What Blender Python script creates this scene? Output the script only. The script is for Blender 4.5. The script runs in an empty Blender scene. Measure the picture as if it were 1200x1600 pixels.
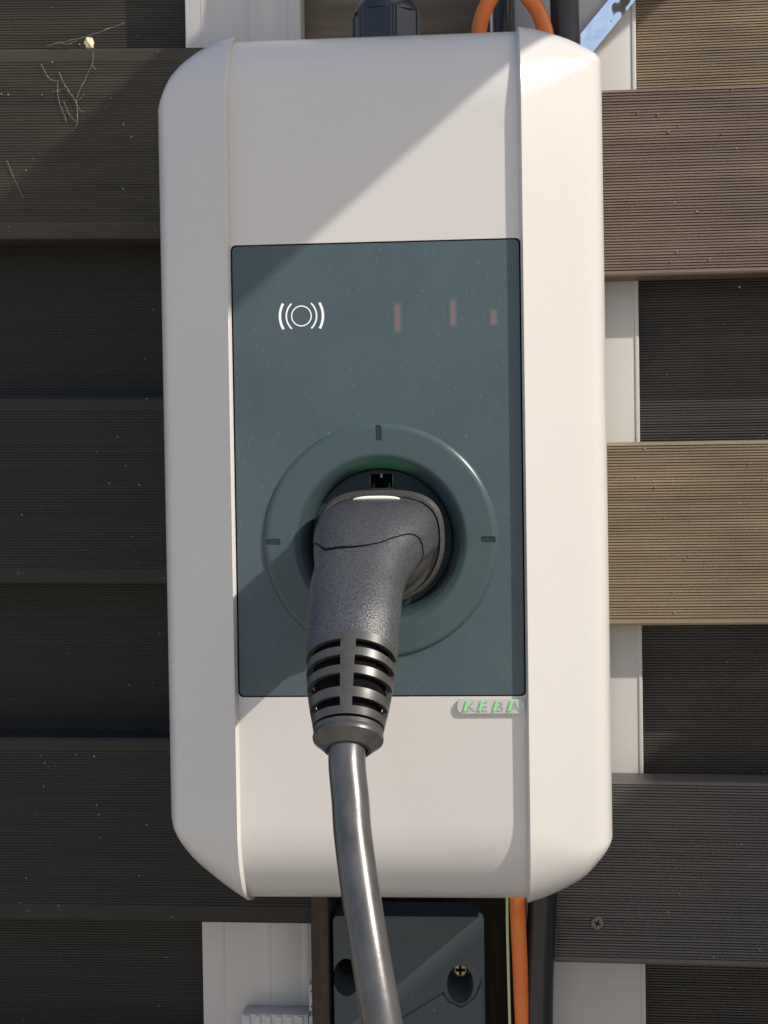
import bpy, bmesh, math, random
from mathutils import Vector, Matrix
random.seed(7)
C = bpy.context.scene
COL = C.collection
PI = math.pi
R = math.radians

# ------------------------------------------------------------------ camera
cam_d = bpy.data.cameras.new('camera')
cam = bpy.data.objects.new('camera', cam_d); COL.objects.link(cam)
C.camera = cam
cam_d.sensor_fit = 'VERTICAL'; cam_d.sensor_height = 24.0
cam_d.lens = 24.0 * 2200.0 / 1600.0
cam_d.clip_start = 0.01; cam_d.clip_end = 3000
F = Vector((-0.07031935, 0.99720371, -0.0252973)); RT = Vector((0.99743609, 0.06995281, -0.01509459)); UP = Vector((0.01328277, 0.02629388, 0.99956601))
m = Matrix.Identity(4)
for i in range(3):
    m[i][0] = RT[i]; m[i][1] = UP[i]; m[i][2] = -F[i]
m.translation = Vector((0.0529, -0.71, -0.0032))
cam.matrix_world = m

# ------------------------------------------------------------------ light
KX, KZ = 1.9, 1.62                       # towards the sun, per unit out from the wall
SUN = Vector((KX, -1.0, KZ)).normalized()
sd = bpy.data.lights.new('sun', 'SUN'); sd.energy = 3.5; sd.angle = R(0.53); sd.color = (1.0, 0.94, 0.84)
so = bpy.data.objects.new('sun', sd); COL.objects.link(so)
so.rotation_euler = SUN.to_track_quat('Z', 'Y').to_euler(); so.location = (2, -1, 2)
w = bpy.data.worlds.new('World'); C.world = w; w.use_nodes = True
nt = w.node_tree; nt.nodes.clear()
sky = nt.nodes.new('ShaderNodeTexSky'); sky.sky_type = 'NISHITA'; sky.sun_disc = False
sky.sun_elevation = math.asin(SUN.z); sky.sun_rotation = math.atan2(SUN.x, SUN.y)
sky.air_density = 1.0; sky.dust_density = 2.5; sky.ozone_density = 1.0
bg = nt.nodes.new('ShaderNodeBackground'); bg.inputs[1].default_value = 0.15
wo = nt.nodes.new('ShaderNodeOutputWorld')
nt.links.new(sky.outputs[0], bg.inputs[0]); nt.links.new(bg.outputs[0], wo.inputs[0])
C.view_settings.view_transform = 'Standard'; C.view_settings.look = 'None'; C.view_settings.gamma = 1
C.view_settings.exposure = 0.32

# ------------------------------------------------------------------ materials
def mat(name, col, rough=0.5, spec=0.5, metal=0.0, var=None, vscale=20, stretch=(1, 1, 1), bump=0, bscale=200, bstretch=(1, 1, 1),
        specks=None, rvar=0, coat=0, emit=None, estr=0, trans=0, alpha=1):
    """plain procedural surface: base colour, large mottling, fine relief, optional dust specks"""
    M = bpy.data.materials.new(name); M.use_nodes = True
    t = M.node_tree; N = t.nodes; L = t.links
    b = N['Principled BSDF']
    b.inputs['Roughness'].default_value = rough; b.inputs['Metallic'].default_value = metal
    b.inputs['Specular IOR Level'].default_value = spec
    b.inputs['Base Color'].default_value = (*col, 1)
    if coat: b.inputs['Coat Weight'].default_value = coat
    if trans: b.inputs['Transmission Weight'].default_value = trans
    if alpha < 1: b.inputs['Alpha'].default_value = alpha
    if emit: b.inputs['Emission Color'].default_value = (*emit, 1); b.inputs['Emission Strength'].default_value = estr
    tc = N.new('ShaderNodeTexCoord')
    def mapped(st):
        mp = N.new('ShaderNodeMapping'); mp.inputs['Scale'].default_value = st
        L.new(tc.outputs['Object'], mp.inputs['Vector']); return mp.outputs[0]
    last = None
    if var:
        n = N.new('ShaderNodeTexNoise'); n.inputs['Scale'].default_value = vscale; n.inputs['Detail'].default_value = 6
        n.inputs['Roughness'].default_value = 0.62
        L.new(mapped(stretch), n.inputs['Vector'])
        r = N.new('ShaderNodeMapRange'); r.inputs[1].default_value = .3; r.inputs[2].default_value = .7
        L.new(n.outputs['Fac'], r.inputs[0])
        mx = N.new('ShaderNodeMix'); mx.data_type = 'RGBA'
        mx.inputs[6].default_value = (*col, 1); mx.inputs[7].default_value = (*var, 1)
        L.new(r.outputs[0], mx.inputs[0]); last = mx.outputs[2]
        if rvar:
            rr = N.new('ShaderNodeMapRange'); rr.inputs[3].default_value = rough - rvar; rr.inputs[4].default_value = rough + rvar
            L.new(n.outputs['Fac'], rr.inputs[0]); L.new(rr.outputs[0], b.inputs['Roughness'])
    if specks:
        sc, size, scol, dens = specks
        v = N.new('ShaderNodeTexVoronoi'); v.inputs['Scale'].default_value = sc
        L.new(mapped((1, 1, 1)), v.inputs['Vector'])
        sep = N.new('ShaderNodeSeparateColor'); L.new(v.outputs['Color'], sep.inputs[0])
        th = N.new('ShaderNodeMath'); th.operation = 'MULTIPLY'; th.inputs[1].default_value = size * dens
        pw = N.new('ShaderNodeMath'); pw.operation = 'POWER'; pw.inputs[1].default_value = 6
        L.new(sep.outputs[0], pw.inputs[0]); L.new(pw.outputs[0], th.inputs[0])
        lt = N.new('ShaderNodeMath'); lt.operation = 'LESS_THAN'
        L.new(v.outputs['Distance'], lt.inputs[0]); L.new(th.outputs[0], lt.inputs[1])
        k = N.new('ShaderNodeMath'); k.operation = 'MULTIPLY'; L.new(lt.outputs[0], k.inputs[0]); L.new(sep.outputs[1], k.inputs[1])
        mx = N.new('ShaderNodeMix'); mx.data_type = 'RGBA'
        mx.inputs[6].default_value = (*col, 1); mx.inputs[7].default_value = (*scol, 1)
        if last: L.new(last, mx.inputs[6])
        L.new(k.outputs[0], mx.inputs[0]); last = mx.outputs[2]
    if last: L.new(last, b.inputs['Base Color'])
    if bump:
        n = N.new('ShaderNodeTexNoise'); n.inputs['Scale'].default_value = bscale; n.inputs['Detail'].default_value = 4
        L.new(mapped(bstretch), n.inputs['Vector'])
        bp = N.new('ShaderNodeBump'); bp.inputs['Strength'].default_value = 1.0; bp.inputs['Distance'].default_value = bump
        L.new(n.outputs['Fac'], bp.inputs['Height']); L.new(bp.outputs[0], b.inputs['Normal'])
    return M

M_BOX = mat('pale_grey_enamel', (.565, .540, .512), .24, .5, var=(.578, .554, .527), vscale=3, bump=.000055, bscale=850, specks=(420, .12, (.45, .38, .3), .6), rvar=.03)
M_PANEL = mat('slate_blue_panel', (.046, .076, .090), .36, .35, var=(.074, .103, .117), vscale=9, bump=.00003, bscale=1500, specks=(780, .235, (.19, .23, .24), 1.0), rvar=.05)
M_RING = mat('teal_ring_plastic', (.047, .077, .087), .24, .4, var=(.054, .086, .096), vscale=20, bump=.00003, bscale=1800, specks=(800, .22, (.22, .26, .26), .8))
M_SOCK = mat('socket_teal_plastic', (.020, .042, .050), .6, .25)
M_SLEEVE = mat('socket_sleeve_plastic', (.036, .058, .067), .7, .12)
M_BLACK = mat('black_plastic', (.008, .008, .009), .5, .4)
M_GAP = mat('black_gap', (.004, .004, .004), .9, .1)
M_WHITE = mat('white_print', (.85, .88, .87), .5)
M_PLUG = mat('speckled_charcoal_plastic', (.016, .0165, .0185), .29, .65, var=(.085, .087, .094), vscale=1150, bump=.00028, bscale=1700, rvar=.13)
M_RUB = mat('charcoal_rubber', (.038, .037, .035), .36, .6, var=(.060, .057, .053), vscale=200, bump=.00003, bscale=1500)
M_FLG = mat('dark_rubber_rim', (.03, .029, .028), .5, .4, var=(.07, .065, .06), vscale=600, bump=.0001, bscale=900)
M_CABLE = mat('dark_grey_cable_sheath', (.040, .0385, .039), .31, .7, var=(.085, .081, .079), vscale=90, stretch=(1, 1, .18), bump=.00005, bscale=400, specks=(500, .2, (.3, .3, .3), .5), rvar=.12)
M_STRIP = mat('pale_strip', (.8, .82, .68), .4)
M_POST = mat('light_grey_post', (.50, .482, .458), .4, .5, var=(.44, .424, .402), vscale=3, stretch=(14, 1, .5), bump=.00003, bscale=300, specks=(200, .10, (.3, .27, .22), .6))
def board_mat(name, col, var):
    return mat(name, col, .5, .45, var=var, vscale=24, stretch=(.35, 1, 2.2), bump=.00012, bscale=420, bstretch=(.12, 1, 1), specks=(220, .13, (.5, .46, .38), 1), rvar=.1)
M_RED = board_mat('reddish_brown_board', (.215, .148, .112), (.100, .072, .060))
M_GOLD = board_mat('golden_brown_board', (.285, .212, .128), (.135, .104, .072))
M_SHADE_BR = board_mat('shaded_brown_board', (.058, .050, .042), (.036, .031, .027))  # rear boards: the shade of the recess is put into this colour
M_SHADE_CH = board_mat('shaded_charcoal_board', (.098, .090, .084), (.070, .064, .060))  # lower front boards: darker base carries the shade that falls there
M_LIT_BL = mat('sunlit_charcoal_board', (.026, .0225, .0165), .5, .32, var=(.056, .046, .031), vscale=18, stretch=(.3, 1, 2), bump=.0001, bscale=500, bstretch=(.1, 1, 1), specks=(200, .11, (.3, .28, .24), 1), rvar=.08)  # brighter copy of the left boards, warm sunlight put into its colour
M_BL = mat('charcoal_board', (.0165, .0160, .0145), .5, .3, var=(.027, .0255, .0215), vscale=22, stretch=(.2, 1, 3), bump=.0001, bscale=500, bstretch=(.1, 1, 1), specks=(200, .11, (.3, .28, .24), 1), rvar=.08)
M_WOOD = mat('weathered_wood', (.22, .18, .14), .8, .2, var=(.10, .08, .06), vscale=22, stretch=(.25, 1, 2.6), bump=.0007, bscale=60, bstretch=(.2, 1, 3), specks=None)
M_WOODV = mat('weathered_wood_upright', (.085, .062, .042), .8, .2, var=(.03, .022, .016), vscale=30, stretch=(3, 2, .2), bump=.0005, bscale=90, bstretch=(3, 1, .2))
M_BRK = mat('blue_grey_bracket_plastic', (.036, .050, .058), .4, .4, var=(.048, .064, .073), vscale=12, specks=(300, .2, (.3, .32, .32), .8), bump=.00003, bscale=900)
M_ORANGE = mat('orange_sheath', (.72, .20, .035), .45, .4, var=(.62, .15, .03), vscale=40, specks=(200, .2, (.15, .05, .02), .8))
M_BLKC = mat('black_conduit_rubber', (.010, .010, .013), .36, .5, var=(.022, .022, .027), vscale=40, stretch=(1, 1, .2), bump=.00006, bscale=300, specks=(160, .22, (.3, .3, .3), .7))
M_YG = mat('pale_green_sheath', (.45, .55, .30), .5)
M_GLAND = mat('dark_gland_nylon', (.022, .025, .03), .3, .5, bump=.00003, bscale=600)
M_STEEL = mat('polished_steel', (.75, .78, .82), .06, .5, metal=1.0, bump=.006, bscale=12)
M_BRASS = mat('brass_screw_metal', (.30, .25, .13), .4, metal=1.0)
M_SCR = mat('dull_screw_metal', (.14, .135, .125), .5, metal=.6)
M_WEB = mat('cobweb_silk', (.22, .195, .145), .8)
M_FLECK = mat('pale_debris', (.30, .27, .21), .8)
M_COC = mat('cream_cocoon', (.75, .62, .42), .8, .2, bump=.0004, bscale=500)
M_BADGE = mat('clear_badge_plastic', (.62, .63, .60), .12, .6, trans=.25)
M_TXT = mat('grey_print', (.30, .31, .31), .5)
M_GLED = mat('green_light_bar', (.22, .50, .22), .4, emit=(.25, .9, .25), estr=.17)
M_BEAM = mat('shade_beam_timber', (.2, .14, .09), .8, .2, var=(.12, .08, .05), vscale=20, stretch=(4, .3, 4))
M_SIDE = mat('shade_wall_render', (.4, .37, .33), .9, .2, var=(.33, .3, .27), vscale=8, bump=.002, bscale=60)
M_GRD = mat('bounce_paving', (.55, .48, .40), .9, .2, var=(.46, .40, .33), vscale=3)

def fade_mat(name, base, glow, centre, rx, rz, strength):
    """light shining softly through tinted plastic, fading from the lamp's centre"""
    M = bpy.data.materials.new(name); M.use_nodes = True
    N = M.node_tree.nodes; L = M.node_tree.links; b = N['Principled BSDF']
    b.inputs['Base Color'].default_value = (*base, 1); b.inputs['Roughness'].default_value = .7; b.inputs['Specular IOR Level'].default_value = .12
    tc = N.new('ShaderNodeTexCoord'); mp = N.new('ShaderNodeMapping')
    mp.inputs['Location'].default_value = (-centre[0] / rx, 0, -centre[1] / rz); mp.inputs['Scale'].default_value = (1 / rx, 0, 1 / rz)
    L.new(tc.outputs['Object'], mp.inputs['Vector'])
    ln = N.new('ShaderNodeVectorMath'); ln.operation = 'LENGTH'; L.new(mp.outputs[0], ln.inputs[0])
    mr = N.new('ShaderNodeMapRange'); mr.interpolation_type = 'SMOOTHSTEP'
    mr.inputs[1].default_value = .35; mr.inputs[2].default_value = 1.0; mr.inputs[3].default_value = strength; mr.inputs[4].default_value = 0
    L.new(ln.outputs['Value'], mr.inputs[0])
    b.inputs['Emission Color'].default_value = (*glow, 1); L.new(mr.outputs[0], b.inputs['Emission Strength'])
    return M

def bar_mat(name, base, glow, centre, rx, rz, strength):
    """a lit bar seen blurred through the tinted panel"""
    M = bpy.data.materials.new(name); M.use_nodes = True
    N = M.node_tree.nodes; L = M.node_tree.links; b = N['Principled BSDF']
    b.inputs['Base Color'].default_value = (*base, 1); b.inputs['Roughness'].default_value = .36
    tc = N.new('ShaderNodeTexCoord'); sp = N.new('ShaderNodeSeparateXYZ'); L.new(tc.outputs['Object'], sp.inputs[0]); out = []
    for ax, c0, r0, inner in (('X', centre[0], rx, .0), ('Z', centre[1], rz, .6)):
        a = N.new('ShaderNodeMath'); a.operation = 'SUBTRACT'; a.inputs[1].default_value = c0; L.new(sp.outputs[ax], a.inputs[0])
        c = N.new('ShaderNodeMath'); c.operation = 'ABSOLUTE'; L.new(a.outputs[0], c.inputs[0])
        k = N.new('ShaderNodeMapRange'); k.interpolation_type = 'SMOOTHSTEP'; k.inputs[1].default_value = r0 * inner; k.inputs[2].default_value = r0
        k.inputs[3].default_value = 1; k.inputs[4].default_value = 0; L.new(c.outputs[0], k.inputs[0]); out.append(k)
    m1 = N.new('ShaderNodeMath'); m1.operation = 'MULTIPLY'; L.new(out[0].outputs[0], m1.inputs[0]); L.new(out[1].outputs[0], m1.inputs[1])
    m2 = N.new('ShaderNodeMath'); m2.operation = 'MULTIPLY'; m2.inputs[1].default_value = strength; L.new(m1.outputs[0], m2.inputs[0])
    b.inputs['Emission Color'].default_value = (*glow, 1); L.new(m2.outputs[0], b.inputs['Emission Strength'])
    return M

# ------------------------------------------------------------------ helpers
def obj(name, bm, m_, parent=None, smooth=True, label=None, angle=35, kind=None):
    bmesh.ops.remove_doubles(bm, verts=bm.verts, dist=1e-7)
    bmesh.ops.recalc_face_normals(bm, faces=bm.faces)
    me = bpy.data.meshes.new(name); bm.to_mesh(me); bm.free()
    me.materials.append(m_)
    if smooth:
        for p in me.polygons: p.use_smooth = True
        me.set_sharp_from_angle(angle=R(angle))
    o = bpy.data.objects.new(name, me); COL.objects.link(o)
    if parent: o.parent = parent
    if label: o['label'] = label
    if kind: o['kind'] = kind
    return o
def tag(o, label, cat, group=None):
    o['label'] = label; o['category'] = cat
    if group: o['group'] = group
    return o
def thing(name, label, cat, loc=(0, 0, 0), group=None):
    o = bpy.data.objects.new(name, None); COL.objects.link(o); o.empty_display_size = .02
    o.location = loc
    return tag(o, label, cat, group)
def box(bm, x0, x1, y0, y1, z0, z1, bev=0, seg=2):
    r = bmesh.ops.create_cube(bm, size=1)
    vs = r['verts']
    for v in vs: v.co = Vector(((x0 + x1) / 2 + v.co.x * (x1 - x0), (y0 + y1) / 2 + v.co.y * (y1 - y0), (z0 + z1) / 2 + v.co.z * (z1 - z0)))
    if bev:
        es = list({e for v in vs for e in v.link_edges})
        bmesh.ops.bevel(bm, geom=es, offset=bev, segments=seg, affect='EDGES', profile=.5)
def prism(bm, pts, y0, y1):
    """closed XZ outline extruded along Y"""
    a = [bm.verts.new((x, y0, z)) for x, z in pts]; b = [bm.verts.new((x, y1, z)) for x, z in pts]
    n = len(pts)
    bm.faces.new(a); bm.faces.new(b[::-1])
    for i in range(n): bm.faces.new((a[i], b[i], b[(i + 1) % n], a[(i + 1) % n]))
def loft(bm, rings, cap0=True, cap1=True, closed=True):
    vs = [[bm.verts.new(p) for p in r] for r in rings]; n = len(rings[0])
    for a, b in zip(vs, vs[1:]):
        for i in range(n if closed else n - 1):
            bm.faces.new((a[i], a[(i + 1) % n], b[(i + 1) % n], b[i]))
    if cap0: bm.faces.new(vs[0][::-1])
    if cap1: bm.faces.new(vs[-1])
    return vs
def lathe(bm, prof, c, n=128, a0=0, a1=2 * PI):
    """profile [(radius, y)] turned round the Y axis through c=(x,z)"""
    full = abs(a1 - a0 - 2 * PI) < 1e-6
    rings = []
    for i in range(n if full else n + 1):
        a = a0 + (a1 - a0) * i / n
        rings.append([bm.verts.new((c[0] + r * math.cos(a), y, c[1] + r * math.sin(a))) for r, y in prof])
    k = len(rings)
    for i in range(k if full else k - 1):
        A, B = rings[i], rings[(i + 1) % k]
        for j in range(len(prof) - 1): bm.faces.new((A[j], A[j + 1], B[j + 1], B[j]))
def spline(pts, step=12):
    out = []; P = [Vector(p) for p in pts]; P = [2 * P[0] - P[1]] + P + [2 * P[-1] - P[-2]]
    for i in range(1, len(P) - 2):
        for k in range(step):
            t = k / step; a, b, c, d = P[i - 1:i + 3]
            out.append(.5 * ((2 * b) + (c - a) * t + (2 * a - 5 * b + 4 * c - d) * t * t + (3 * b - a - 3 * c + d) * t ** 3))
    out.append(P[-2]); return out
def tube(bm, pts, rad, n=20, step=12, cap=True, wob=0):
    pl = spline(pts, step) if step > 1 else [Vector(p) for p in pts]
    ref = Vector((1, .2, .1)); rings = []
    for i, p in enumerate(pl):
        t = (pl[min(i + 1, len(pl) - 1)] - pl[max(i - 1, 0)]).normalized()
        u = (ref - t * ref.dot(t)).normalized(); ref = u; v = t.cross(u)
        rr = rad(i / (len(pl) - 1)) if callable(rad) else rad
        if wob: rr *= 1 + wob * math.sin(i * .37)
        rings.append([p + (u * math.cos(2 * PI * k / n) + v * math.sin(2 * PI * k / n)) * rr for k in range(n)])
    loft(bm, rings, cap, cap)
def rrect(x0, x1, z0, z1, r, n=6):
    out = []
    for cx, cz, a in ((x1 - r, z1 - r, 0), (x0 + r, z1 - r, PI / 2), (x0 + r, z0 + r, PI), (x1 - r, z0 + r, 1.5 * PI)):
        for k in range(n + 1):
            b = a + PI / 2 * k / n; out.append((cx + r * math.cos(b), cz + r * math.sin(b)))
    return out
def cut(o, bms):
    """subtract the given cutters from o, bake the result"""
    for bm in bms:
        bmesh.ops.recalc_face_normals(bm, faces=bm.faces)
        me = bpy.data.meshes.new('cutter'); bm.to_mesh(me); bm.free()
        k = bpy.data.objects.new('cutter', me); COL.objects.link(k)
        md = o.modifiers.new('b', 'BOOLEAN'); md.operation = 'DIFFERENCE'; md.solver = 'EXACT'; md.object = k
        bpy.context.view_layer.update()
        dg = bpy.context.evaluated_depsgraph_get()
        nm = bpy.data.meshes.new_from_object(o.evaluated_get(dg))
        o.modifiers.clear(); old = o.data; o.data = nm
        if not nm.materials: nm.materials.append(old.materials[0])
        nm.name = o.name
        bpy.data.objects.remove(k)
    for p in o.data.polygons: p.use_smooth = True
    o.data.set_sharp_from_angle(angle=R(30))

# ------------------------------------------------------------------ the fence behind
YF, YP, YR = .135, .157, .180            # faces of front boards, posts and rear boards
def ribbed_board(h, depth, smooth_edge, period=.00168, x0=0, x1=.3, thick=.021, duty=.56):
    """board along X with fine horizontal ribs on its face (y=0), top at z=0"""
    pr = [(thick, 0), (.0028, 0), (.0008, -.0006), (0, -.0022)]
    z = smooth_edge
    pr.append((0, -z))
    while z < h - smooth_edge - period:
        g = period * (1 - duty) * random.uniform(.82, 1.18); dd = depth * random.uniform(.8, 1.15); pf = random.uniform(-.00004, .00006)
        pr += [(dd, -z - g * .3), (dd, -z - g * .75), (pf, -z - g), (pf, -z - period)]
        z += period
    pr += [(0, -h + .0016), (.0005, -h + .0005), (.0016, -h), (thick, -h)]
    bm = bmesh.new()
    a = [bm.verts.new((x0, y, zz)) for y, zz in pr]; b = [bm.verts.new((x1, y, zz)) for y, zz in pr]
    for i in range(len(pr) - 1): bm.faces.new((a[i], a[i + 1], b[i + 1], b[i]))
    bm.faces.new((a[-1], a[0], b[0], b[-1])); bm.faces.new(a[::-1]); bm.faces.new(b)
    return bm
def boards(root, xs, xr, rows, depth, edge, duty):
    protos = {}
    for (kind, ztop, h, tilt, xref, material) in rows:
        key = (kind, h, material.name)
        if key not in protos:
            x0, x1 = xs if kind == 'front' else xr
            o = obj('board', ribbed_board(h, depth, edge, x0=x0, x1=x1, duty=duty), material, root, smooth=False)
            protos[key] = o
        else:
            o = protos[key].copy(); COL.objects.link(o); o.parent = root
        a = R(tilt)
        o.rotation_euler = (0, -a, 0)
        o.location = (xref - xref * math.cos(a), YF if kind == 'front' else YR, ztop - xref * math.sin(a))
lf = thing('slat_fence', 'dark charcoal ribbed slat fence with light grey post left of the charging box', 'fence', (0, 0, 0))
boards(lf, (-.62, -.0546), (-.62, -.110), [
    ('front', .2590, .1155, -1.5, -.177, M_LIT_BL), ('front', .0480, .1145, -.9, -.181, M_BL), ('front', -.1603, .1140, -.35, -.185, M_BL),
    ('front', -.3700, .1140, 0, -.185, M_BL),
    ('rear', .3650, .1150, -1.6, -.177, M_LIT_BL), ('rear', .1600, .1180, -1.2, -.181, M_BL), ('rear', -.0480, .1225, -.5, -.185, M_BL), ('rear', -.2580, .1150, -.2, -.185, M_BL)], .00035, .0085, .6)
bm = bmesh.new(); box(bm, -.127, -.055, YP, YR - .0015, -.55, .55, .0012)
for x in (-.117, -.088, -.064): box(bm, x, x + .0045, YP - .00018, YP + .003, -.5495, .5495, .0001)
obj('post', bm, M_POST, lf)
rf = thing('slat_fence', 'sunlit weathered brown ribbed slat fence with light grey post right of the charging box', 'fence', (0, 0, 0))
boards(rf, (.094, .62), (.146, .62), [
    ('front', .2235, .1105, 0.1, .165, M_RED), ('front', .0150, .1095, -.05, .165, M_GOLD), ('front', -.1875, .1110, -1.0, .163, M_SHADE_CH),
    ('front', -.3930, .1110, -1.0, .163, M_SHADE_CH),
    ('rear', .3250, .1130, .3, .165, M_GOLD), ('rear', .1250, .1160, 0, .165, M_SHADE_BR), ('rear', -.0850, .1130, -.3, .165, M_SHADE_BR), ('rear', -.2900, .1130, -.9, .165, M_SHADE_BR)], .0012, .0022, .54)
bm = bmesh.new(); box(bm, .076, .1488, YP, YR - .0015, -.55, .55, .0012)
box(bm, .1462, .1485, YP - .0006, YP + .003, -.5495, .5495, .0003)
obj('post', bm, M_POST, rf)
# screw in the lowest right board
bm = bmesh.new(); lathe(bm, [(0, -.0012), (.0034, -.0012), (.0042, -.0003), (.0042, .003)], (0, 0), 28)
s = obj('screw', bm, M_SCR, rf); s.location = (.1178, YF, -.273)
cr = []
for k in range(2):
    b2 = bmesh.new(); 
    if k: box(b2, -.0005, .0005, -.002, -.0004, -.0022, .0022)
    else: box(b2, -.0022, .0022, -.002, -.0004, -.0005, .0005)
    cr.append(b2)
bm = bmesh.new(); box(bm, -.0021, .0021, -.0014, -.0011, -.0004, .0004); box(bm, -.0004, .0004, -.00145, -.00115, -.0021, .0021)
k = obj('screw_recess', bm, M_GAP, s, smooth=False); k.rotation_euler = (0, .5, 0)
for c_ in cr: c_.free()

# timber between the two posts
bm = bmesh.new(); box(bm, -.090, .115, .186, .21, .17, .52, .002)
tag(obj('wooden_plank', bm, M_WOOD), 'weathered brown plank with level grain behind the cable gland above the box', 'plank')
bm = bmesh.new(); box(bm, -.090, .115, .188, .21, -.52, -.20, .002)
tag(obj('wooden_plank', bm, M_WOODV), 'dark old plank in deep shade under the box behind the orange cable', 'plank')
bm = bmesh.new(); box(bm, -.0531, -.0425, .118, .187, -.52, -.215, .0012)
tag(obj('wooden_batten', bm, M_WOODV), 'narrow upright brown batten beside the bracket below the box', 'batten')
# little light metal angle at the foot of the left post
t = thing('metal_bracket', 'small white metal angle fixed against the batten at the bottom edge', 'bracket', (0, 0, 0))
bm = bmesh.new(); box(bm, -.0572, -.0540, .136, .1565, -.329, -.3125, .0004)
obj('upper_tab', bm, M_POST, t)
bm = bmesh.new(); box(bm, -.0566, -.0534, .131, .1565, -.348, -.330, .0004); obj('lower_tab', bm, M_POST, t)
for z in (-.3165, -.326):
    bm = bmesh.new(); lathe(bm, [(0, -.0002), (.0006, -.0002), (.0006, .001)], (-.0556, z), 12); o = obj('rivet', bm, M_BLACK, t); o.location = (0, .136, 0)
bm = bmesh.new(); box(bm, -.100, -.0585, .142, .1565, -.36, -.3335, .0008)
for i in range(6): box(bm, -.0985 + i * .0066, -.0945 + i * .0066, .1410, .144, -.3595, -.3342, .0008)
tag(obj('metal_ledge', bm, M_POST), 'white ribbed metal ledge on the foot of the left post', 'ledge')

# bracket plate under the box with two sunk screw holes
t = thing('mounting_bracket', 'blue grey plastic plate with two sunk screw holes below the charging box', 'bracket', (0, 0, 0))
bm = bmesh.new(); prism(bm, rrect(-.040, .0500, -.48, -.2655, .003), .121, .150)
plate = obj('plate', bm, M_BRK, t)
cs = []
for cx, cz in ((-.0325, -.301), (.0355, -.3045)):
    b2 = bmesh.new()
    rings = []
    for y, rx, rz, dz in ((.1205, .0080, .0115, -.0015), (.124, .0074, .0105, -.001), (.137, .0062, .0065, .0015), (.141, .0062, .0062, .0018)):
        rings.append([(cx + rx * math.cos(2 * PI * i / 40), y, cz + dz + rz * math.sin(2 * PI * i / 40)) for i in range(40)])
    loft(b2, rings); cs.append(b2)
cut(plate, cs)
for cx, cz in ((-.0325, -.299), (.0355, -.3005)):
    bm = bmesh.new(); lathe(bm, [(0, .130), (.0035, .130), (.0046, .1315), (.0048, .140)], (cx, cz), 32)
    s = obj('screw', bm, M_BRASS if cx > 0 else M_GAP, t)  # left screw blackened, the shade of its hole put into the colour
    bm = bmesh.new(); box(bm, cx - .003, cx + .003, .1292, .1305, cz - .0007, cz + .0007); box(bm, cx - .0007, cx + .0007, .1291, .1306, cz - .003, cz + .003)
    obj('screw_recess', bm, M_GAP, s, smooth=False)
# raised lower facet whose top edge runs up to the right-hand hole
bm = bmesh.new()
pts = [(-.036, -.352), (.0010, -.3265), (.0255, -.3105), (.0275, -.3165), (.036, -.3205), (.0445, -.3145), (.0492, -.300), (.0492, -.47), (-.036, -.47)]
prism(bm, pts, .1196, .1215)
bmesh.ops.bevel(bm, geom=[e for e in bm.edges if abs(e.verts[0].co.y - .1196) < 1e-5 and abs(e.verts[1].co.y - .1196) < 1e-5], offset=.0007, segments=2, affect='EDGES')
obj('raised_facet', bm, M_BRK, t)

# ------------------------------------------------------------------ cables behind and around the box
bm = bmesh.new()
tube(bm, [(.078, .128, -.50), (.0745, .127, -.38), (.0722, .124, -.33), (.0710, .122, -.29), (.0700, .122, -.256), (.070, .125, -.20), (.080, .128, 0), (.094, .128, .18),
          (.0945, .118, .235), (.0905, .114, .258), (.082, .112, .272), (.073, .111, .279), (.064, .111, .275), (.0560, .112, .261), (.0535, .116, .245), (.053, .128, .20), (.053, .13, .15)], .0046, 20, 10)
tag(obj('orange_cable', bm, M_ORANGE), 'orange sheathed cable looping above the box and dropping out below it', 'cable')
bm = bmesh.new(); tube(bm, [(.067, .128, -.50), (.0650, .123, -.36), (.0642, .122, -.30), (.0640, .122, -.255), (.066, .128, -.18)], .00085, 10, 10)
tag(obj('earth_wire', bm, M_YG), 'thin pale green wire running down beside the orange cable', 'wire')
bm = bmesh.new()
tube(bm, [(.080, .128, -.50), (.0818, .127, -.33), (.0850, .127, -.256), (.092, .128, -.15), (.100, .128, 0), (.1035, .128, .18), (.1045, .124, .25), (.103, .12, .30), (.098, .12, .42)], .0086, 26, 12)
tag(obj('black_conduit', bm, M_BLKC), 'thick black rubber conduit passing behind the right side of the box', 'conduit')
bm = bmesh.new(); tube(bm, [(.0685, .135, .15), (.0690, .135, .25), (.0695, .135, .42)], .0058, 22, 6)
tag(obj('black_tube', bm, M_BLKC), 'short straight black tube rising inside the orange cable loop', 'tube')
bm = bmesh.new(); tube(bm, [(.0618, .137, .15), (.0618, .137, .25), (.0620, .137, .42)], .0009, 10, 4)  # white line added for the light in a thin gap
tag(obj('lit_gap_line', bm, M_WHITE), 'thin white line for the lit gap close beside the black tube', 'wire')
# steel strap across the top right post
bm = bmesh.new()
a, b_ = Vector((.1085, 0, .2435)), Vector((.160, 0, .3035)); d = (b_ - a).normalized(); n_ = Vector((-d.z, 0, d.x)) * .0063
prof = [a - n_, b_ - n_, b_ + n_, a + n_]
prism(bm, [(p.x, p.z) for p in prof], .1495, .1515)
tag(obj('steel_strap', bm, M_STEEL, smooth=False), 'polished steel strap slanting across the top of the right post', 'strap')

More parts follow.
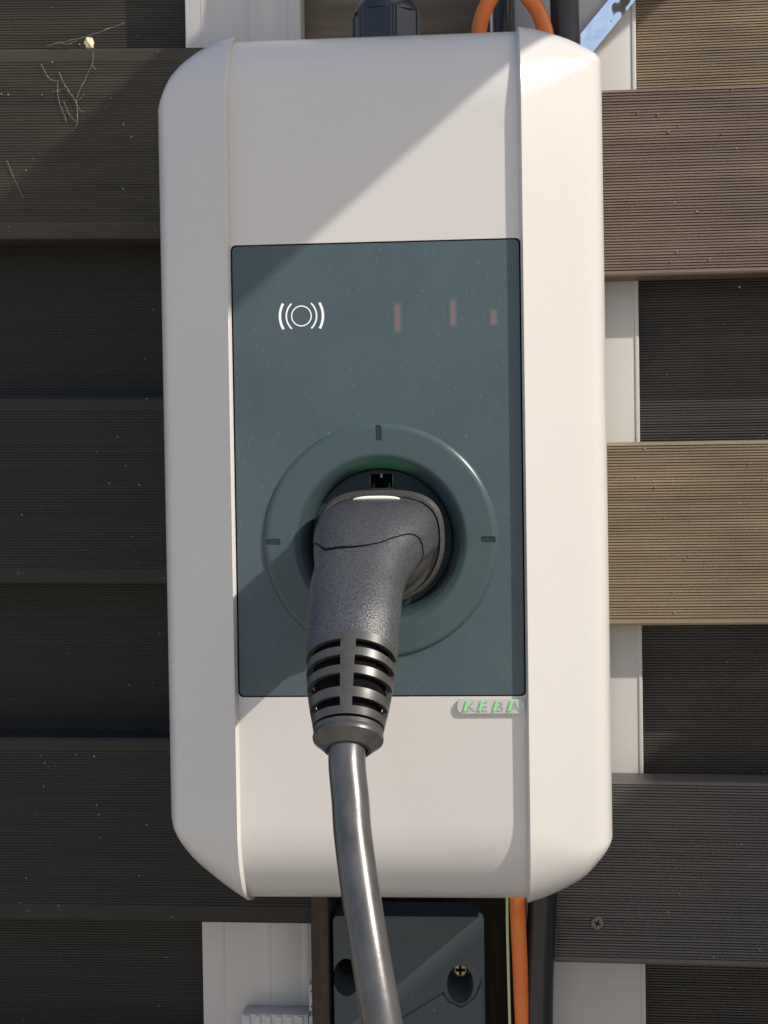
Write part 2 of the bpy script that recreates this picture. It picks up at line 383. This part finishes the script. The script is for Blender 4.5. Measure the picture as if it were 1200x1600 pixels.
# ------------------------------------------------------------------ charging box
ch = thing('charging_box', 'pale grey wall charging box with slate panel and round socket', 'charger', (0, 0, 0))
BACK = .134
def zprofile(yf, zt, zb, rd, rz, n=16, exp=2.15):
    """one vertical section: front depth yf, top zt, bottom zb (positive), rounded ends"""
    out = [(BACK, zt)]
    for k in range(n + 1):
        a = PI / 2 * k / n
        out.append((yf + rd - rd * math.sin(a) ** (2 / exp), zt - rz + rz * math.cos(a) ** (2 / exp)))
    m1 = len(out)
    for q in (.5, 0, -.5): out.append((yf, q * (zt + zb) / 2 + (zt - zb) / 2 * (1 - abs(q) * 0)))
    low = [(y, z) for y, z in [(BACK, zb)] + [(yf + rd - rd * math.sin(PI / 2 * k / n) ** (2 / exp), zb - rz + rz * math.cos(PI / 2 * k / n) ** (2 / exp)) for k in range(n + 1)]]
    out += [(y, -z) for y, z in reversed(low)]
    return out
HT = .2290
bm = bmesh.new()
pr = zprofile(0, HT, HT, .046, .050)
loft(bm, [[(x, y, z) for y, z in pr] for x in (-.0735, .0735)])
house = obj('housing', bm, M_BOX, ch)
SC = (.0007, -.0357)                      # socket centre x, z
b1 = bmesh.new(); prism(b1, rrect(-.0732, .0732, -.1150, .1150, .0025), -.01, .0042)
b2 = bmesh.new(); prism(b2, [(SC[0] + .0403 * math.cos(2 * PI * i / 96), SC[1] + .0403 * math.sin(2 * PI * i / 96)) for i in range(96)], -.01, .030)
cut(house, [b1, b2])
bm = bmesh.new(); prism(bm, rrect(-.0732, .0732, -.1150, .1150, .0025), .0026, .0041)
gasket = obj('panel_seam', bm, M_GAP, ch, smooth=False)
b2 = bmesh.new(); prism(b2, [(SC[0] + .0403 * math.cos(2 * PI * i / 96), SC[1] + .0403 * math.sin(2 * PI * i / 96)) for i in range(96)], -.01, .030)
cut(gasket, [b2])
bm = bmesh.new(); prism(bm, rrect(-.0724, .0724, -.1142, .1142, .0022), -.0002, .0024)
bmesh.ops.bevel(bm, geom=[e for e in bm.edges if abs(e.verts[0].co.y + .0002) < 1e-5 and abs(e.verts[1].co.y + .0002) < 1e-5], offset=.0004, segments=2, affect='EDGES')
panel = obj('front_panel', bm, M_PANEL, ch)
b2 = bmesh.new(); prism(b2, [(SC[0] + .0425 * math.cos(2 * PI * i / 96), SC[1] + .0425 * math.sin(2 * PI * i / 96)) for i in range(96)], -.01, .030)
cut(panel, [b2])

def wing(side, top, bot, name, label, wide):
    xs = [0, .0011, .0028, .008, .014, .020, .026, .030, .034, .037, .0395, .0415, .043, .044]
    ys = [-.0022, -.0044, -.0034, -.0005, .0030, .0064, .0098, .0121, .0146, .0170, .0203, .0248, .0320, .0440]
    def lerp(tab, x):
        for (a, b), (c, d) in zip(tab, tab[1:]):
            if a <= x <= c: return b + (d - b) * (x - a) / (c - a)
        return tab[-1][1]
    rings = []
    rr = [[side * .0735, HT + .0006, 0]]
    for x, y in zip(xs, ys):
        zt = HT + .0012 - lerp(top, x); zb = HT + .0012 - lerp(bot, x)
        f_ = (x / .044) ** 1.3; rd = .046 - .020 * f_; rz = .050 - .0465 * f_
        rings.append([(side * (.0732 + x * wide) - (zz * .0035 * x / .044 if side > 0 else 0), yy, zz) for yy, zz in zprofile(y, zt, zb, rd, rz)])
    inner = [(side * .0732, yy, zz) for yy, zz in zprofile(.004, HT - .001, HT - .001, .046, .050)]
    last = [(p[0], BACK, p[2]) for p in rings[-1]]
    bm = bmesh.new(); loft(bm, [inner] + rings + [last], True, True)
    return obj(name, bm, M_BOX, ch, label=label, angle=40)
TL = [(0, 0), (.010, 1.6e-3), (.019, .005), (.026, .0095), (.030, .013), (.034, .0175), (.037, .023), (.0395, .0285), (.0415, .033), (.043, .037), (.044, .041)]
BLt = [(0, 0), (.008, .0042), (.014, .0080), (.020, .0126), (.026, .0175), (.030, .0215), (.034, .0265), (.037, .0310), (.0395, .0355), (.0415, .0415), (.043, .050), (.044, .060)]
TR = [(0, 0), (.008, .0008), (.014, .002), (.020, .0040), (.026, .0063), (.030, .0083), (.034, .0108), (.037, .0126), (.0395, .0140), (.0415, .0154), (.043, .0170), (.044, .0195)]
BR_ = [(0, 0), (.008, .0022), (.014, .0045), (.020, .0073), (.026, .0108), (.030, .0142), (.034, .0190), (.037, .0228), (.0395, .0262), (.0415, .0292), (.043, .0318), (.044, .0340)]
wing(-1, TL, BLt, 'side_cover', 'left side cover turned away from the sun', 1.0)
wing(1, TR, BR_, 'side_cover', 'bright sunlit right side cover', 1.035)

# socket ring
prof = [(.0596, .0006), (.0595, -.0003), (.0590, -.0011), (.0582, -.0017), (.0574, -.0020), (.0568, -.00215), (.0564, -.0022), (.0561, -.0022), (.0557, -.0022), (.0500, -.0022), (.0449, -.0022), (.0445, -.0022), (.0438, -.0021), (.0428, -.0018), (.0418, -.0012), (.0406, -.0006),
        (.0404, .0030), (.0585, .0030)]
bm = bmesh.new(); lathe(bm, prof + [prof[0]], SC, 160)
ring = obj('socket_ring', bm, M_RING, ch)
cs = []; notch_fills = []
for a in (90, 180, 0):
    b2 = bmesh.new(); ca, sa = math.cos(R(a)), math.sin(R(a))
    cx, cz = SC[0] + .0545 * ca, SC[1] + .0545 * sa
    hx, hz = (.0036, .00135) if a != 90 else (.00135, .0038)
    loft(b2, [[(x, y, z) for x, z in rrect(cx - hx - g, cx + hx + g, cz - hz - g, cz + hz + g, .0006 + g, 3)] for y, g in ((-.006, .0036), (-.0024, .0005), (-.0019, .0001), (.0018, 0))])
    cs.append(b2)
    bm = bmesh.new(); prism(bm, rrect(cx - hx - .0002, cx + hx + .0002, cz - hz - .0002, cz + hz + .0002, .0006, 3), .0011, .0016); notch_fills.append(bm)
cut(ring, cs)
for bm in notch_fills: obj('notch_shade', bm, M_SOCK, ring, smooth=False)  # dark inserts carrying the shade inside the notches
bm = bmesh.new(); lathe(bm, [(.04055, -.00055), (.0394, .0003), (.0385, .0013), (.0377, .0027), (.0371, .0048), (.0366, .0080), (.0362, .0130), (.0362, .018), (.0368, .018), (.0374, .0060), (.0400, .0029), (.04035, .0029)], SC, 128)
obj('socket_sleeve', bm, M_SLEEVE, ch)
# floor of the socket with the latch window
bm = bmesh.new(); lathe(bm, [(0, .0125), (.0359, .0125), (.0359, .019), (0, .019)], SC, 96)
floor_ = obj('socket_face', bm, M_SOCK, ch)
wx, wz = SC[0] + .0002, SC[1] + .0302
b2 = bmesh.new(); box(b2, wx - .0056, wx + .0056, 0, .018, wz - .0036, wz + .0036); cut(floor_, [b2])
bm = bmesh.new()
for x0, x1, z0, z1 in ((-.0063, .0063, -.0046, -.0036), (-.0063, -.0056, -.0036, .0036), (.0056, .0063, -.0036, .0036)):
    box(bm, wx + x0, wx + x1, .0116, .0135, wz + z0, wz + z1, .0002)
lw = obj('latch_window', bm, M_RING, ch)
bm = bmesh.new(); box(bm, wx - .006, wx + .006, .0165, .0175, wz - .004, wz + .004); obj('latch_back', bm, M_GAP, lw, smooth=False)
for sx in (-1, 1):
    bm = bmesh.new(); prism(bm, [(wx + sx * .0050, wz - .0036), (wx + sx * .0040, wz - .0004), (wx + sx * .0033, wz - .0036)], .0125, .015)
    obj('latch_pin', bm, M_BLACK, lw, smooth=False)
bm = bmesh.new(); box(bm, wx - .0006, wx + .0006, .0123, .014, wz + .0018, wz + .0036); obj('latch_pin', bm, M_TXT, lw, smooth=False)
# green status light on the upper lip of the socket
M_GREEN = fade_mat('green_status_glow', (.036, .058, .067), (.04, .36, .07), (SC[0] + .002, SC[1] + .0390), .027, .0070, .065)
bm = bmesh.new(); lathe(bm, [(.0417, -.0013), (.0405, -.0007), (.0393, .0001), (.0384, .0011), (.0376, .0025), (.0369, .0048)], SC, 96, R(8), R(172))
obj('status_light', bm, M_GREEN, ch)

# print on the panel
def arc(bm, cx, cz, r0, r1, a0, a1, y, n=40):
    A = [bm.verts.new((cx + r0 * math.cos(a0 + (a1 - a0) * i / n), y, cz + r0 * math.sin(a0 + (a1 - a0) * i / n))) for i in range(n + 1)]
    B = [bm.verts.new((cx + r1 * math.cos(a0 + (a1 - a0) * i / n), y, cz + r1 * math.sin(a0 + (a1 - a0) * i / n))) for i in range(n + 1)]
    for i in range(n): bm.faces.new((A[i], A[i + 1], B[i + 1], B[i]))
bm = bmesh.new(); cx, cz, yy = -.0375, .0785, -.00035
arc(bm, cx, cz, .0047, .0053, 0, 2 * PI, yy, 64)
for s_ in (-1, 1):
    base = 0 if s_ > 0 else PI
    arc(bm, cx - s_ * .0010, cz, .0083, .0091, base - R(47), base + R(47), yy)
    arc(bm, cx - s_ * .0020, cz, .0123, .0136, base - R(30), base + R(30), yy)
obj('contactless_symbol', bm, M_WHITE, ch, smooth=False)
for x, z, hw, hh in ((.0111, .0765, .0026, .0085), (.0391, .0783, .0025, .0078), (.0593, .0755, .0026, .0045)):
    Mx = bar_mat('red_display_glow', (.059, .090, .101), (.45, .12, .08), (x, z), hw, hh, .23)
    bm = bmesh.new(); prism(bm, rrect(x - hw, x + hw, z - hh, z + hh, hw * .3), -.00028, -.0001)
    obj('display_segment', bm, Mx, ch, smooth=False)

# clear name badge with four green light bars
bm = bmesh.new(); prism(bm, rrect(.0385, .0724, -.1234, -.1162, .0020), -.0018, .0004)
bmesh.ops.bevel(bm, geom=[e for e in bm.edges if e.verts[0].co.y < -.0017 and e.verts[1].co.y < -.0017], offset=.0005, segments=2, affect='EDGES')
badge = obj('name_badge', bm, M_BADGE, ch)
for i, chh in enumerate('KEBA'):
    x = .0440 + i * .0074
    cu = bpy.data.curves.new('letter', 'FONT'); cu.body = chh; cu.size = .0072; cu.extrude = .00005
    tmp = bpy.data.objects.new('letter', cu); COL.objects.link(tmp)
    bpy.context.view_layer.update()
    me = bpy.data.meshes.new_from_object(tmp.evaluated_get(bpy.context.evaluated_depsgraph_get()))
    bpy.data.objects.remove(tmp)
    me.materials.clear(); me.materials.append(M_TXT)
    o = bpy.data.objects.new('letter', me); COL.objects.link(o); o.parent = badge
    o.rotation_euler = (PI / 2, 0, 0); o.location = (x - .0012, -.00188, -.1225)
    bm = bmesh.new()
    prism(bm, [(x - .0025, -.1221), (x - .0008, -.1221), (x + .0006, -.1169), (x - .0009, -.1169)], -.0024, -.0017)
    obj('light_bar', bm, M_GLED, badge)
for i in range(2):
    bm = bmesh.new(); box(bm, .020, .026, .112, .1165, -.2375, -.232, .0006) if i else box(bm, -.03, .045, .09, .118, -.236, -.226, .002)
    obj('mounting_clip' if i else 'base_rail', bm, M_POST if i else M_BLACK, ch)

# cable gland on the top of the box
gl = .0018
bm = bmesh.new()
def hexring(z, r, n=6, c=(gl, .090)): return [(c[0] + r * math.cos(R(-13) + 2 * PI * i / n), c[1] + r * math.sin(R(-13) + 2 * PI * i / n), z) for i in range(n)]
loft(bm, [hexring(.228, .0195), hexring(.2565, .0195), hexring(.2578, .0186)])
nut = obj('gland_nut', bm, M_GLAND, ch, smooth=False)
for k in range(6):
    for da in (-5, 5):
        a = R(-13 + 60 * k + da); rr_ = .0189
        bm = bmesh.new(); box(bm, gl + rr_ * math.cos(a) - .0006, gl + rr_ * math.cos(a) + .0006, .09 + rr_ * math.sin(a) - .0006, .09 + rr_ * math.sin(a) + .0006, .228, .2568, .0002, 1)
        obj('grip_rib', bm, M_GLAND, nut)
bm = bmesh.new()
def crc(z, r, n=48, c=(gl, .090)): return [(c[0] + r * math.cos(2 * PI * i / n), c[1] + r * math.sin(2 * PI * i / n), z) for i in range(n)]
loft(bm, [crc(.2565, .0180), crc(.2590, .0178), crc(.2615, .0168), crc(.2640, .0150), crc(.2660, .0126), crc(.2670, .0108), crc(.2690, .0100), crc(.2700, .0088)])
obj('gland_dome', bm, M_GLAND, nut)
bm = bmesh.new(); tube(bm, [(gl + .003, .09, .262), (gl + .004, .09, .285), (gl + .006, .095, .33), (gl + .01, .1, .42)], .0068, 24, 8)
tag(obj('supply_cable', bm, M_BLKC), 'black cable rising from the gland on top of the box', 'cable')

# ------------------------------------------------------------------ charging plug
pg = thing('charging_plug', 'charcoal charging plug with angled grip and thick cable pushed into the socket', 'plug', (0, 0, 0))
def dshape(cx, cz, y, a, top, bot, n=72, rot=None):
    """flattened top, round bottom outline facing out of the wall"""
    pts = []
    for i in range(n):
        t = 2 * PI * i / n; c, s_ = math.cos(t), math.sin(t)
        if s_ >= 0: e = 3.0; x = a * math.copysign(abs(c) ** (2 / e), c); z = top * abs(s_) ** (2 / e)
        else: e = 2.05; x = a * math.copysign(abs(c) ** (2 / e), c); z = -bot * abs(s_) ** (2 / e)
        pts.append((cx + x, y, cz + z))
    return pts
sx, sz = SC
bm = bmesh.new()
loft(bm, [dshape(sx + .0008, sz, y, a, t, b) for y, a, t, b in ((.012, .0312, .0250, .0312), (-.0035, .0318, .0256, .0318), (-.0050, .0320, .0258, .0320), (-.0068, .0320, .0258, .0320),
     (-.0074, .0314, .0252, .0314), (-.0078, .0314, .0252, .0314), (-.0084, .0319, .0257, .0319), (-.0105, .0316, .0254, .0316), (-.0120, .0306, .0243, .0306), (-.0122, .0300, .0226, .0300), (-.0100, .0290, .0215, .0290))])
obj('plug_rim', bm, M_FLG, pg)
# main shell: sections along a bent centre line.  o = distance out, z relative to the socket centre
path = [(.008, 0, 90), (.020, .0, 90), (.032, -.001, 88), (.045, -.005, 79), (.058, -.012, 70), (.070, -.0205, 62), (.081, -.029, 58), (.090, -.0370, 54), (.0985, -.0475, 50)]
# angle = tilt of the section's normal from straight down (90 = pointing out of the wall)
def section(o, z, ang, a, bt, bb, et, eb, cx, n=96):
    d = Vector((0, -math.sin(R(ang)), -math.cos(R(ang))))          # direction of travel
    up = Vector((0, -math.cos(R(ang)), math.sin(R(ang))))          # towards the upper/outer side
    c = Vector((cx, -o, sz + z)); out = []
    for i in range(n):
        t = 2 * PI * i / n; cc, ss = math.cos(t), math.sin(t)
        e = et if ss >= 0 else eb; b = bt if ss >= 0 else bb
        out.append(c + Vector((1, 0, 0)) * a * math.copysign(abs(cc) ** (2 / e), cc) + up * b * math.copysign(abs(ss) ** (2 / e), ss))
    return out
def px_(o): return sx + .0004 - .0066 * max(0, min(1, (o - .02) / .050))
#        a      bt     bb     et   eb
shape = [(.0296, .0222, .0120, 3.0, 2.0), (.0294, .0220, .0130, 2.9, 2.0), (.0288, .0214, .0135, 2.7, 2.0), (.0256, .0202, .0140, 2.5, 2.0), (.0220, .0188, .0150, 2.35, 2.0),
         (.0213, .0180, .0158, 2.25, 2.0), (.0210, .0176, .0160, 2.2, 2.0), (.0206, .0172, .0160, 2.15, 2.05), (.0201, .0168, .0160, 2.1, 2.1)]
keys = [p + s_ for p, s_ in zip(path, shape)]
def interp(ks, step=5):
    out = []
    P = [ks[0]] + ks + [ks[-1]]
    for i in range(1, len(P) - 2):
        for k in range(step):
            t = k / step; row = []
            for a, b, c, d in zip(*P[i - 1:i + 3]): row.append(.5 * ((2 * b) + (c - a) * t + (2 * a - 5 * b + 4 * c - d) * t * t + (3 * b - a - 3 * c + d) * t ** 3))
            out.append(tuple(row))
    out.append(ks[-1]); return out
ik = interp(keys)
bm = bmesh.new(); loft(bm, [section(*k, px_(k[0])) for k in ik])
shell = obj('grip_shell', bm, M_PLUG, pg)
# inner body below the arch of the shell
bm = bmesh.new(); loft(bm, [dshape(sx, sz, y, a, t, b) for y, a, t, b in ((.0, .0280, .019, .0275), (-.022, .0275, .018, .0262), (-.028, .0262, .017, .0240), (-.030, .0235, .015, .0215))])
obj('connector_body', bm, M_RUB, pg)
# seam between head and grip, following the shell surface
def on_shell(k, t, off=.0001):
    o, z, ang, a, bt, bb, et, eb = k; a += off; bt += off; bb += off
    up = Vector((0, -math.cos(R(ang)), math.sin(R(ang)))); cc, ss = math.cos(t), math.sin(t)
    e = et if ss >= 0 else eb; b = bt if ss >= 0 else bb
    return Vector((px_(o), -o, sz + z)) + Vector((1, 0, 0)) * a * math.copysign(abs(cc) ** (2 / e), cc) + up * b * math.copysign(abs(ss) ** (2 / e), ss)
def kat(u):
    x = u * (len(ik) - 1); i = min(int(x), len(ik) - 2); f = x - i
    return tuple(p + (q - p) * f for p, q in zip(ik[i], ik[i + 1]))
bm = bmesh.new()
pts = []
for u, th in interp([(.38, -22), (.36, -8), (.36, 5), (.375, 20), (.41, 34), (.47, 50), (.53, 68), (.56, 90), (.555, 110), (.53, 132), (.46, 150), (.38, 166), (.33, 180)], 8):
    pts.append(on_shell(kat(u), R(th), -.0001))
tube(bm, pts, lambda q: .00038 + .0004 * math.exp(-((q - .68) / .13) ** 2) + .0002 * math.exp(-((q - .2) / .1) ** 2), 8, 1)
obj('seam', bm, M_GAP, shell)
# pale strip on the upper ledge, reflected light put into its colour
bm = bmesh.new(); strip_pts = []
for i in range(13):
    th = R(75) + R(30) * i / 12
    strip_pts.append(on_shell(kat(.145), th, .0001))
tube(bm, strip_pts, lambda q: .0011 * math.sin(PI * min(1, max(0, q)) * .96 + .06) ** .5, 10, 1)
obj('pale_strip', bm, M_STRIP, shell)
# strain relief: slotted sleeve, spine on the upper and lower sides
relief = [(.0975, -.0462, 50, .0202, .0169, .0161, 2.1, 2.1), (.1025, -.0530, 46, .0194, .0166, .0160, 2.05, 2.05), (.1070, -.0595, 43, .0186, .0160, .0156, 2, 2),
          (.1118, -.0668, 41, .0172, .0150, .0148, 2, 2), (.1158, -.0737, 39, .0155, .0138, .0138, 2, 2), (.1178, -.0776, 38, .0147, .0132, .0132, 2, 2)]
rk = interp(relief, 16)
Ls = [0]
for a, b in zip(rk, rk[1:]): Ls.append(Ls[-1] + math.hypot(a[0] - b[0], a[1] - b[1]))
tot = Ls[-1]
slots = [(.095, .185, 1), (.275, .385, 1), (.475, .625, 1), (.73, .825, 1), (.910, .938, 2)]
cuts = sorted({0, 1, *[s_[0] for s_ in slots], *[s_[1] for s_ in slots], *[i / 40 for i in range(41)]})
cuts = [c for i, c in enumerate(cuts) if i == 0 or c - cuts[i - 1] > .004]
def rat(u):
    s_ = u * tot
    for i in range(len(Ls) - 1):
        if Ls[i] <= s_ <= Ls[i + 1] + 1e-12:
            f = (s_ - Ls[i]) / (Ls[i + 1] - Ls[i]); return tuple(p + (q - p) * f for p, q in zip(rk[i], rk[i + 1]))
    return rk[-1]
NT = 120; bm = bmesh.new(); vs = []
for u in cuts:
    k = rat(u); vs.append([bm.verts.new(p) for p in section(*k, px_(k[0]), n=NT)])
for i in range(len(cuts) - 1):
    um = (cuts[i] + cuts[i + 1]) / 2
    sl = [s_ for s_ in slots if s_[0] < um < s_[1]]
    for j in range(NT):
        th = (j + .5) / NT * 360
        near = min(abs(th - 90), abs(th - 270)) < 8.5 or min(th, 360 - th, abs(th - 180)) < 3
        if sl and (sl[0][2] == 2 or not near): continue
        bm.faces.new((vs[i][j], vs[i][(j + 1) % NT], vs[i + 1][(j + 1) % NT], vs[i + 1][j]))
for v in [v for v in bm.verts if not v.link_faces]: bm.verts.remove(v)
cage = obj('strain_relief', bm, M_RUB, pg)
md = cage.modifiers.new('s', 'SOLIDIFY'); md.thickness = .0022; md.offset = -1
bpy.context.view_layer.update()
nm = bpy.data.meshes.new_from_object(cage.evaluated_get(bpy.context.evaluated_depsgraph_get())); cage.modifiers.clear(); cage.data = nm
nm.set_sharp_from_angle(angle=R(35))
bm = bmesh.new()
loft(bm, [section(k[0], k[1], k[2], k[3] - .0032, k[4] - .0032, k[5] - .0032, k[6], k[7], px_(k[0])) for k in [rat(u) for u in (0, .2, .4, .6, .8, .97)]])
obj('sleeve_core', bm, M_GAP, cage)
e = rk[-1]; ang = e[2]; dv = Vector((0, -math.sin(R(ang)), -math.cos(R(ang))))
def endsec(s_, r):
    return section(e[0] + math.sin(R(ang)) * s_, e[1] - math.cos(R(ang)) * s_, ang, r, r * .93, r * .93, 2, 2, px_(e[0]), n=64)
bm = bmesh.new(); loft(bm, [endsec(s_, r) for s_, r in ((-.002, .0140), (.0000, .0149), (.0010, .0152), (.0022, .0149), (.0030, .0138), (.0058, .0108), (.0066, .0100), (.0068, .0086), (.004, .0084))], False, True)
obj('end_collar', bm, M_RUB, cage)
# the cable hanging out of the plug
cx0 = px_(e[0])
st = Vector((cx0, -e[0], sz + e[1]))
cp = [st - dv * .012, st, st + dv * .012, Vector((-.0036, -.1325, -.137)), Vector((-.0020, -.1405, -.1495)), Vector((.0022, -.1530, -.1715)), Vector((.0068, -.164, -.193)), Vector((.0122, -.174, -.2184)),
      Vector((.020, -.182, -.255)), Vector((.028, -.186, -.31)), Vector((.036, -.18, -.38)), Vector((.045, -.16, -.48))]
bm = bmesh.new(); tube(bm, cp, .00785, 40, 14)
obj('cable', bm, M_CABLE, pg)

# ------------------------------------------------------------------ cobweb, cocoon, debris on the boards
yb = YF - .0008
t = thing('cobweb', 'thin dusty cobweb threads on the sunlit top left board', 'cobweb', (0, 0, 0))
for pts_ in ([(-.2021, .2616), (-.1825, .2655), (-.1587, .2726)], [(-.1786, .2560), (-.1796, .2485), (-.188, .232), (-.1899, .2258)],
             [(-.2000, .2440), (-.195, .2340), (-.1899, .2258), (-.1893, .2142), (-.1926, .2086)], [(-.2006, .2396), (-.2008, .2300), (-.1960, .2150)],
             [(-.1899, .2258), (-.184, .231)], [(-.2334, .1925), (-.2289, .1807)], [(-.1980, .2340), (-.2040, .2330)], [(-.2289, .1807), (-.2235, .1690)],
             [(-.1899, .2258), (-.1875, .2215), (-.1850, .2200)], [(-.2110, .2500), (-.2060, .2410), (-.2000, .2390)], [(-.1796, .2485), (-.1770, .2450)],
             [(-.2070, .2605), (-.2000, .2622), (-.1940, .2612), (-.1880, .2634)], [(-.1893, .2142), (-.1935, .2180), (-.1975, .2270)]):
    fine = spline([(x, yb, z) for x, z in pts_], 9)
    fine = [p + Vector((random.gauss(0, .00012), -random.random() * .0006, random.gauss(0, .00012))) for p in fine]
    bm = bmesh.new(); ph = random.random() * 6
    tube(bm, fine, lambda t_: .00009 + .00007 * abs(math.sin(t_ * 17 + ph)) + (.0002 if random.random() < .05 else 0), 6, 1)
    obj('thread', bm, M_WEB, t)
bm = bmesh.new(); bmesh.ops.create_icosphere(bm, subdivisions=3, radius=.0032)
for v in bm.verts:
    q = 1 + .18 * math.sin(v.co.x * 1900 + 1) * math.cos(v.co.z * 1500); v.co = Vector((v.co.x * q * .85, v.co.y * q, v.co.z * q * 1.1))
o = obj('cocoon', bm, M_COC); o.location = (-.1818, YF + .002, .2622)
tag(o, 'small cream insect cocoon sitting on the upper edge of the top left board', 'cocoon')
bm = bmesh.new()
spots = [(-.201, YF, .233), (-.1815, YF, .0145), (-.174, YF, -.005), (-.150, YF, .046), (-.198, YF, -.171), (-.187, YF, -.172), (-.218, YF, -.176), (-.186, YF, -.202), (-.185, YF, -.208),
         (-.184, YF, -.222), (-.2235, YF, -.208), (-.161, YF, .212), (-.168, YF, .228), (-.2, YR, .275), (.2019, YF, .2212), (.169, YF, .127), (.188, YF, .122), (.181, YF, .150), (.149, YF, .011), (.155, YF, -.012), (.160, YF, -.03), (.172, YF, -.055),
         (.165, YF, .197), (.150, YR, -.07), (.155, YR, .065), (-.176, YR, -.135), (.205, YF, .105), (-.225, YR, -.31)]
spots += [(random.uniform(-.24, -.12), YF, random.choice((random.uniform(.15, .255), random.uniform(-.06, .045), random.uniform(-.27, -.165)))) for _ in range(26)]
spots += [(random.uniform(.13, .22), YF, random.choice((random.uniform(.12, .22), random.uniform(-.09, .012), random.uniform(-.295, -.2)))) for _ in range(22)]
for i, (x, y, z) in enumerate(spots):
    a = random.uniform(0, PI); l = random.uniform(.0004, .0011) * (1 if i < 28 else .6); wd = random.uniform(.00015, .00045)
    dx, dz = math.cos(a), math.sin(a)
    base = [(x + dx * l, z + dz * l), (x - dz * wd, z + dx * wd), (x - dx * l * .8, z - dz * l), (x + dz * wd * 1.4, z - dx * wd)]
    prism(bm, base, y - .0009, y - .0001)
o = obj('debris', bm, M_FLECK, smooth=False, kind='stuff'); o['label'] = 'tiny pale flecks of web and plant debris stuck to the ribbed boards'; o['category'] = 'debris'

# ------------------------------------------------------------------ unseen things added outside the frame to shade the wall and bounce light
CLOW, CHIGH = .1425, .375                 # limits of the shade band, as z - (KZ/KX) x
q = KZ / KX
x1 = .42; z0 = CLOW + q * x1; wd = .095; x0 = x1 - wd; z1 = CHIGH + q * x0
bm = bmesh.new(); box(bm, x0, x1, -1.1, .25, z0, z1, .002)  # unseen beam, added and sized to cast the diagonal shade band
tag(obj('shade_beam', bm, M_BEAM), 'added timber beam above the box, out of view, casting the diagonal shade', 'beam')
bm = bmesh.new(); xw = .95; box(bm, xw, xw + .12, -1.2, .25, -1.3, -.310 + q * xw, .004)  # unseen wall, added to shade the lower right boards
tag(obj('shade_wall', bm, M_SIDE), 'added low wall out of view at the right, shading the lower boards', 'wall')
bm = bmesh.new()
v = [bm.verts.new(p) for p in ((-60, -60, -1.3), (60, -60, -1.3), (60, 60, -1.3), (-60, 60, -1.3))]; bm.faces.new(v)
obj('ground', bm, M_GRD, smooth=False, kind='structure')  # unseen pale paving, added for its warm bounce light
